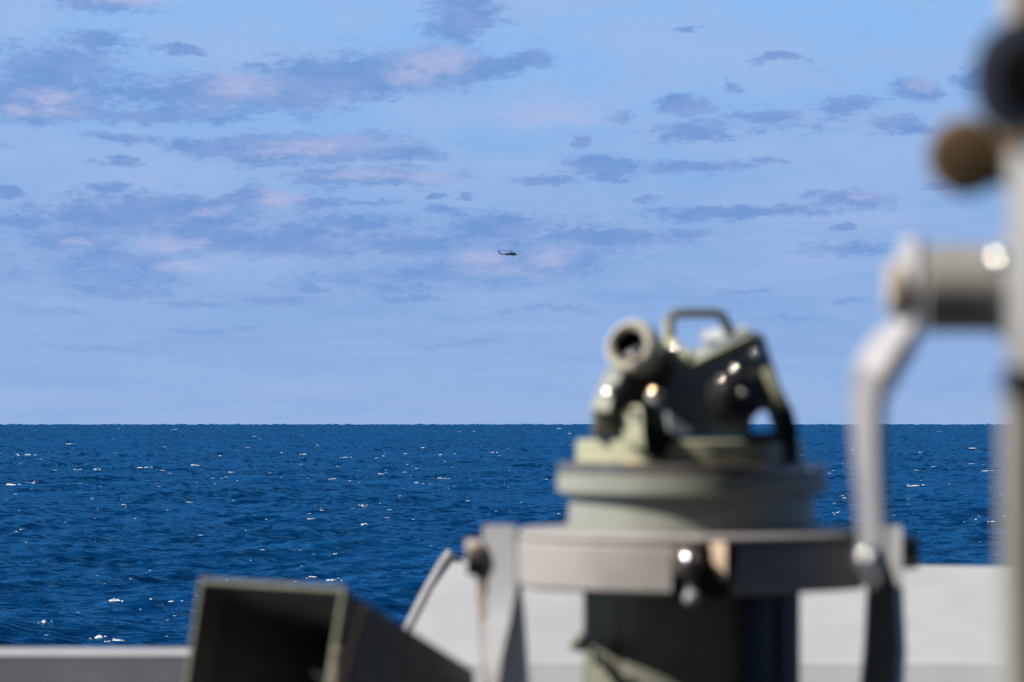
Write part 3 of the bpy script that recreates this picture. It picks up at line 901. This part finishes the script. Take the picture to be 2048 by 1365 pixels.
    MB().prism([P(1284, 850, 2.890), P(1352, 876, 2.890), P(1316, 924, 2.886), P(1290, 905, 2.886)], (0, .006, 0)).build('bracket_shadow', BLACK, al)  # black sheet over the base ring, standing for the eyepiece bracket's cast shadow
    # carrying handle
    hp = [(1341, 704), (1339, 660), (1340, 636), (1348, 629), (1370, 627), (1432, 627), (1444, 632), (1452, 648), (1466, 676)]
    MB().tube([P(x, y, 2.95) for x, y in hp], .0048, 14).build('handle', OLIVE_D, al)
    MB().tube([P(1340, 704, 2.945), P(1338, 660, 2.945), P(1338, 640, 2.945)], .0058, 14).build('handle_post', OLIVE, al)
    MB().prism([P(1322, 684, 2.935), P(1350, 678, 2.93), P(1380, 706, 2.905), P(1360, 738, 2.895), P(1326, 716, 2.915)], (.004, .05, 0)).build('handle_base', OLIVE, al, bevel=.001)
    MB().dome(P(1353, 695, 2.918), HV, .0062, .015).build('domed_screw', STEEL, al)


build_alidade()


# ------------------------------------------------------------------ horn at the left
def build_horn():
    hn = thing('horn_loudspeaker', (P(700, 1365, 2.8).x, 2.9, DK), 'black rectangular horn loudspeaker with an olive rim, its dark mouth open at lower left', 'loudspeaker')
    mouth = [P(404, 1160, 2.86), P(690, 1178, 2.70), P(628, 1560, 2.70), P(345, 1560, 2.86)]
    c = sum(mouth, Vector()) / 4
    n = (mouth[1] - mouth[0]).cross(mouth[3] - mouth[0]).normalized()
    if n.y > 0: n = -n                              # points out of the mouth, to the camera
    thr_c = P(960, 1470, 3.12)
    rx = (mouth[1] - mouth[0]).normalized(); rz = Vector((0, 0, 1))
    throat = [thr_c + rx * a * .045 + rz * b * .045 for a, b in ((-1, 1), (1, 1), (1, -1), (-1, -1))]
    # make the visible top-right edge run to photo (945,1340)
    throat[1] = P(948, 1342, 2.98); throat[2] = P(948, 1520, 2.98); throat[0] = P(905, 1342, 3.05); throat[3] = P(905, 1520, 3.05)
    def inset(q, k):
        cc = sum(q, Vector()) / 4
        return [p + (cc - p).normalized() * k for p in q]
    m = MB()
    back = inset(throat, .008)
    rings = [mouth, throat, back, inset(mouth, .006)]
    m.loft(rings, cap=False, closed=True)
    m.build('horn', HORNM, hn, smooth=20)
    inn = MB().loft([inset(mouth, .0065), inset(throat, .010)], cap=False); inn.add(inset(throat, .0105), [(0, 1, 2, 3)])
    inn.build('horn_inside', HORNIN, hn, smooth=20)
    # rim strip
    rim = MB()
    out = [p + (p - c).normalized() * .002 for p in mouth]
    ri = MB().loft([[p + n * .002 for p in inset(mouth, .0046)], [p + n * .002 for p in out], [p - n * .004 for p in out], [p - n * .004 for p in inset(mouth, .0046)]], cap=False, closed=True)
    ri.build('mouth_rim', RIM, hn, smooth=20, bevel=.0008)
    # side bracket and hinge bolt
    MB().prism([P(728, 1212, 2.69), P(744, 1222, 2.695), P(712, 1300, 2.69), P(690, 1420, 2.68), P(676, 1420, 2.68), P(698, 1300, 2.685)], (0, .008, 0)).build('bracket', RUSTED, hn, bevel=.001)
    MB().prism([P(697, 1270, 2.692), P(716, 1232, 2.70), P(700, 1300, 2.70), P(684, 1420, 2.69), P(676, 1420, 2.69)], (0, .004, 0)).build('dark_wedge', BLACK, hn)  # raised black wedge; the dark of a hollow given as colour
    MB().tube([P(674, 1308, 2.665), P(666, 1500, 2.665)], .0046).sphere(P(674, 1306, 2.665), .0056).build('hinge_bolt', RUSTED, hn)
    # inner driver pipe
    MB().cyl(P(655, 1330, 2.86), P(700, 1400, 2.98), .016, .02).build('driver', BLACK, hn)
    # pole
    MB().cyl(Vector((P(800, 1365, 2.95).x, 3.0, DK)), P(800, 1500, 3.0), .03).box(P(800, 1535, 3.0), .16, .14, .03).build('pole', GREY, hn)


build_horn()


# ------------------------------------------------------------------ near mount at the right edge
def build_near():
    nm = thing('binocular_mount', (P(2075, 1365, 1.15).x, 1.15, DK), 'blurred grey steel yoke post with brown knob and black eyepiece, at right edge', 'optical mount')
    # upright post
    post = MB()
    post.prism([P(2012, 300, 1.175), P(2110, 300, 1.13), P(2110, 745, 1.13), P(2012, 745, 1.175)], (0.01, .035, 0), bev=.003)
    post.build('yoke_arm', NEARG, nm)
    MB().cyl(P(2046, 738, 1.17), Vector((P(2046, 738, 1.17).x, 1.17, DK)), .0085, seg=40).build('post', POSTM, nm)
    MB().cyl(P(2056, 735, 1.165), P(2056, 780, 1.165), .0105, seg=40).build('dark_collar', BLACK, nm)
    MB().cyl(P(2040, -60, 1.14), P(2040, 110, 1.14), .0062).build('upper_rod', BEIGE, nm)
    # black eyepiece facing the camera
    ep = MB().lathe(P(2062, 150, 1.10), (-.15, -1, 0), [(-.05, .0130), (0, .0130), (.003, .011)], 48).build('eyepiece', MATT, nm)
    MB().lathe(P(2055, 155, 1.13), (-.15, -1, 0), [(-.03, .0205), (.02, .0205), (.021, .0155)], 48).build('eyepiece_collar', paint('dark_blue_rubber', (.012, .02, .045), .5), ep)
    # brown knob
    k = MB().lathe(P(1932, 313, 1.28), (-.2, -.97, -.05), [(-.02, .011), (-.012, .0160), (.0, .0160), (.006, .0135), (.008, .0001)], 40).build('knob', BROWN, nm)
    MB().lathe(P(1932, 313, 1.28), (-.2, -.97, -.05), [(-.010, .0161), (-.004, .0168), (.001, .0168), (.001, .0152)], 40).build('knob_rim', BEIGE, k)
    MB().cyl(P(1950, 318, 1.285), P(2060, 322, 1.280), .0115, .012).build('knob_shaft', BROWN, nm)
    # horizontal cylinder + disc
    MB().cyl(P(1850, 578, 1.45), P(2050, 578, 1.445), .0212, .0212, seg=48).build('hinge_cylinder', NEARG, nm)
    MB().cyl(P(2004, 580, 1.44), P(2036, 580, 1.44), .025, seg=48, bev=.002).build('hinge_collar', NEARG, nm)
    MB().dome(P(1996, 517, 1.385), HV, .006, .0115).build('collar_screw', STEEL, nm)

    cr = thing('crank_lever', P(1735, 1120, 1.62), 'blurred grey double-bent crank lever with round hub, before the right fork arm', 'lever')
    MB().cyl(P(1774, 578, 1.475), P(1806, 578, 1.475), .0135, seg=48, bev=.003).build('hub', BEIGE, cr)
    # flat bar with two bends
    pts = [(1824, 478, 1.47, 20, .012), (1824, 500, 1.47, 26, .014), (1824, 600, 1.475, 28, .014), (1814, 655, 1.475, 34, .014), (1780, 698, 1.485, 46, .016), (1752, 745, 1.49, 46, .018), (1737, 800, 1.50, 36, .016),
           (1738, 900, 1.505, 31, .015), (1744, 1000, 1.515, 29, .013), (1747, 1060, 1.52, 27, .012), (1743, 1118, 1.525, 21, .009), (1746, 1168, 1.53, 8, .004)]
    rings = []
    for i, (x, y, d, w, th) in enumerate(pts):
        a = P(x, y, d)
        p0 = P(*pts[max(0, i - 1)][:3]); p1 = P(*pts[min(len(pts) - 1, i + 1)][:3])
        t = (p1 - p0).normalized()
        side = Vector((-t.z, 0, t.x)).normalized()
        if side.x < 0 or i == 0: side = -side if side.x < 0 else side
        hw = w * d / F
        f = Vector((0, -1, 0)) * th
        rings.append([a - side * hw, a - side * hw * .3 + f * .45, a + side * hw * .16 + f * .8, a + side * hw, a + side * hw - f * .5, a - side * hw * .9 - f * .5])
    MB().loft(rings).build('lever_arm', LEVER, cr, smooth=20)
    MB().dome(P(1735, 1118, 1.51), HV, .008, .0125).build('end_stud', STEEL, cr)


build_near()


# ------------------------------------------------------------------ helicopter
def build_heli():
    D = 2400.0
    zpx = 20.48
    def Z(x, y, dd=0.0):
        """close-up pixel of the photo -> world"""
        return P(970 + x / zpx, 480 + y / zpx, D) + Vector((0, dd, 0))
    he = thing('helicopter', Z(1070, 570), 'small dark grey naval helicopter flying low in the distance', 'helicopter')
    def hull(st, name, mat, par, seg=16):
        rings = []
        for (x, yt, yb, w) in st:
            a, b = Z(x, yt), Z(x, yb)
            cz = (a.z + b.z) / 2; hz = (a.z - b.z) / 2
            ring = []
            for k in range(seg):
                t = 2 * math.pi * k / seg
                ct, s_ = math.cos(t), math.sin(t)
                ring.append(Vector((a.x, D + w * math.copysign(abs(ct) ** .7, ct), cz + hz * math.copysign(abs(s_) ** .7, s_))))
            rings.append(ring)
        return MB().loft(rings).build(name, mat, par, smooth=50)
    fu = hull([(1322, 598, 606, .15), (1300, 588, 622, .45), (1265, 570, 628, .8), (1235, 548, 632, 1.05), (1190, 535, 636, 1.15), (1100, 532, 636, 1.18), (1000, 534, 636, 1.15), (940, 545, 630, 1.0), (860, 556, 618, .75)], 'fuselage', HELI, he)
    hull([(870, 556, 617, .72), (800, 562, 612, .5), (720, 568, 610, .38), (650, 566, 606, .3), (620, 560, 598, .26)], 'tail_boom', HELI, he)
    hull([(1215, 530, 545, .3), (1180, 516, 548, .6), (1080, 512, 548, .75), (960, 512, 548, .7), (900, 530, 552, .5), (850, 546, 560, .3)], 'engine_cowling', HELI, he)
    MB().prism([Z(662, 572, -.1), Z(612, 588, -.1), Z(568, 520, -.1), Z(545, 470, -.1), Z(560, 452, -.1), Z(590, 462, -.1), Z(602, 505, -.1)], (0, .2, 0)).build('tail_fin', HELI, he)
    MB().box(Z(640, 590), 1.0, 4.4, .1).build('stabilator', HELI, he)
    MB().cyl(Z(1072, 515), Z(1072, 468), .22, .2, seg=12).sphere(Z(1072, 470), .42, sz=.6, seg=12, rows=8).build('rotor_hub', HELI, he)
    hub = Z(1072, 470)
    for a in (176, 262, 86, 352):
        t = math.radians(a)
        d = Vector((math.cos(t), math.sin(t), 0)); s = Vector((-d.y, d.x, 0)) * .27
        rise = (-.12 * d.x) + .02
        rings = []
        for r in (.4, 1.2, 4, 7.4, 8.2):
            c = hub + d * r + Vector((0, 0, rise * r))
            up = Vector((0, 0, .09)) ; pit = Vector((0, 0, .10))
            w = 1 if 1 < r < 8 else .5
            rings.append([c - s * w - pit, c + up, c + s * w + pit, c - up])
        MB().loft(rings).build('rotor_blade', HELI, he)
    th = Z(566, 455)
    for a in (20, 110, 200, 290):
        t = math.radians(a + 60)
        d = Vector((math.cos(t), 0, math.sin(t))); s = Vector((-d.z, 0, d.x)) * .12
        MB().prism([th - s + d * .1 + Vector((0, -.35, 0)), th + s + d * .1 + Vector((0, -.35, 0)), th + s + d * 1.65 + Vector((0, -.35, 0)), th - s + d * 1.65 + Vector((0, -.35, 0))], (0, .06, 0)).build('tail_rotor_blade', HELI, he)
    for (x, y, dd) in ((1115, 662, -1.2), (1160, 664, 1.2), (882, 662, 0)):
        w = MB().cyl(Z(x, y, dd - .13), Z(x, y, dd + .13), .34, seg=16).build('wheel', BLACK, he)
        MB().cyl(Z(x, y, dd), Z(x + 8, y - 45, dd * .8), .09, seg=8).build('landing_strut', HELI, w)
    MB().prism([Z(1262, 572, -.86), Z(1236, 553, -1.06), Z(1205, 552, -1.13), Z(1205, 585, -1.2), Z(1262, 592, -.95)], (0, .02, 0)).build('cockpit_window', LENS, he)
    MB().prism([Z(1100, 560, -1.2), Z(1040, 560, -1.2), Z(1040, 590, -1.22), Z(1100, 590, -1.22)], (0, .02, 0)).build('cabin_window', LENS, he)
    MB().sphere(Z(1285, 630), .3, seg=12, rows=8).build('sensor_ball', BLACK, he)


build_heli()

for o in bpy.data.objects:
    if '_o' in o:
        del o['_o']
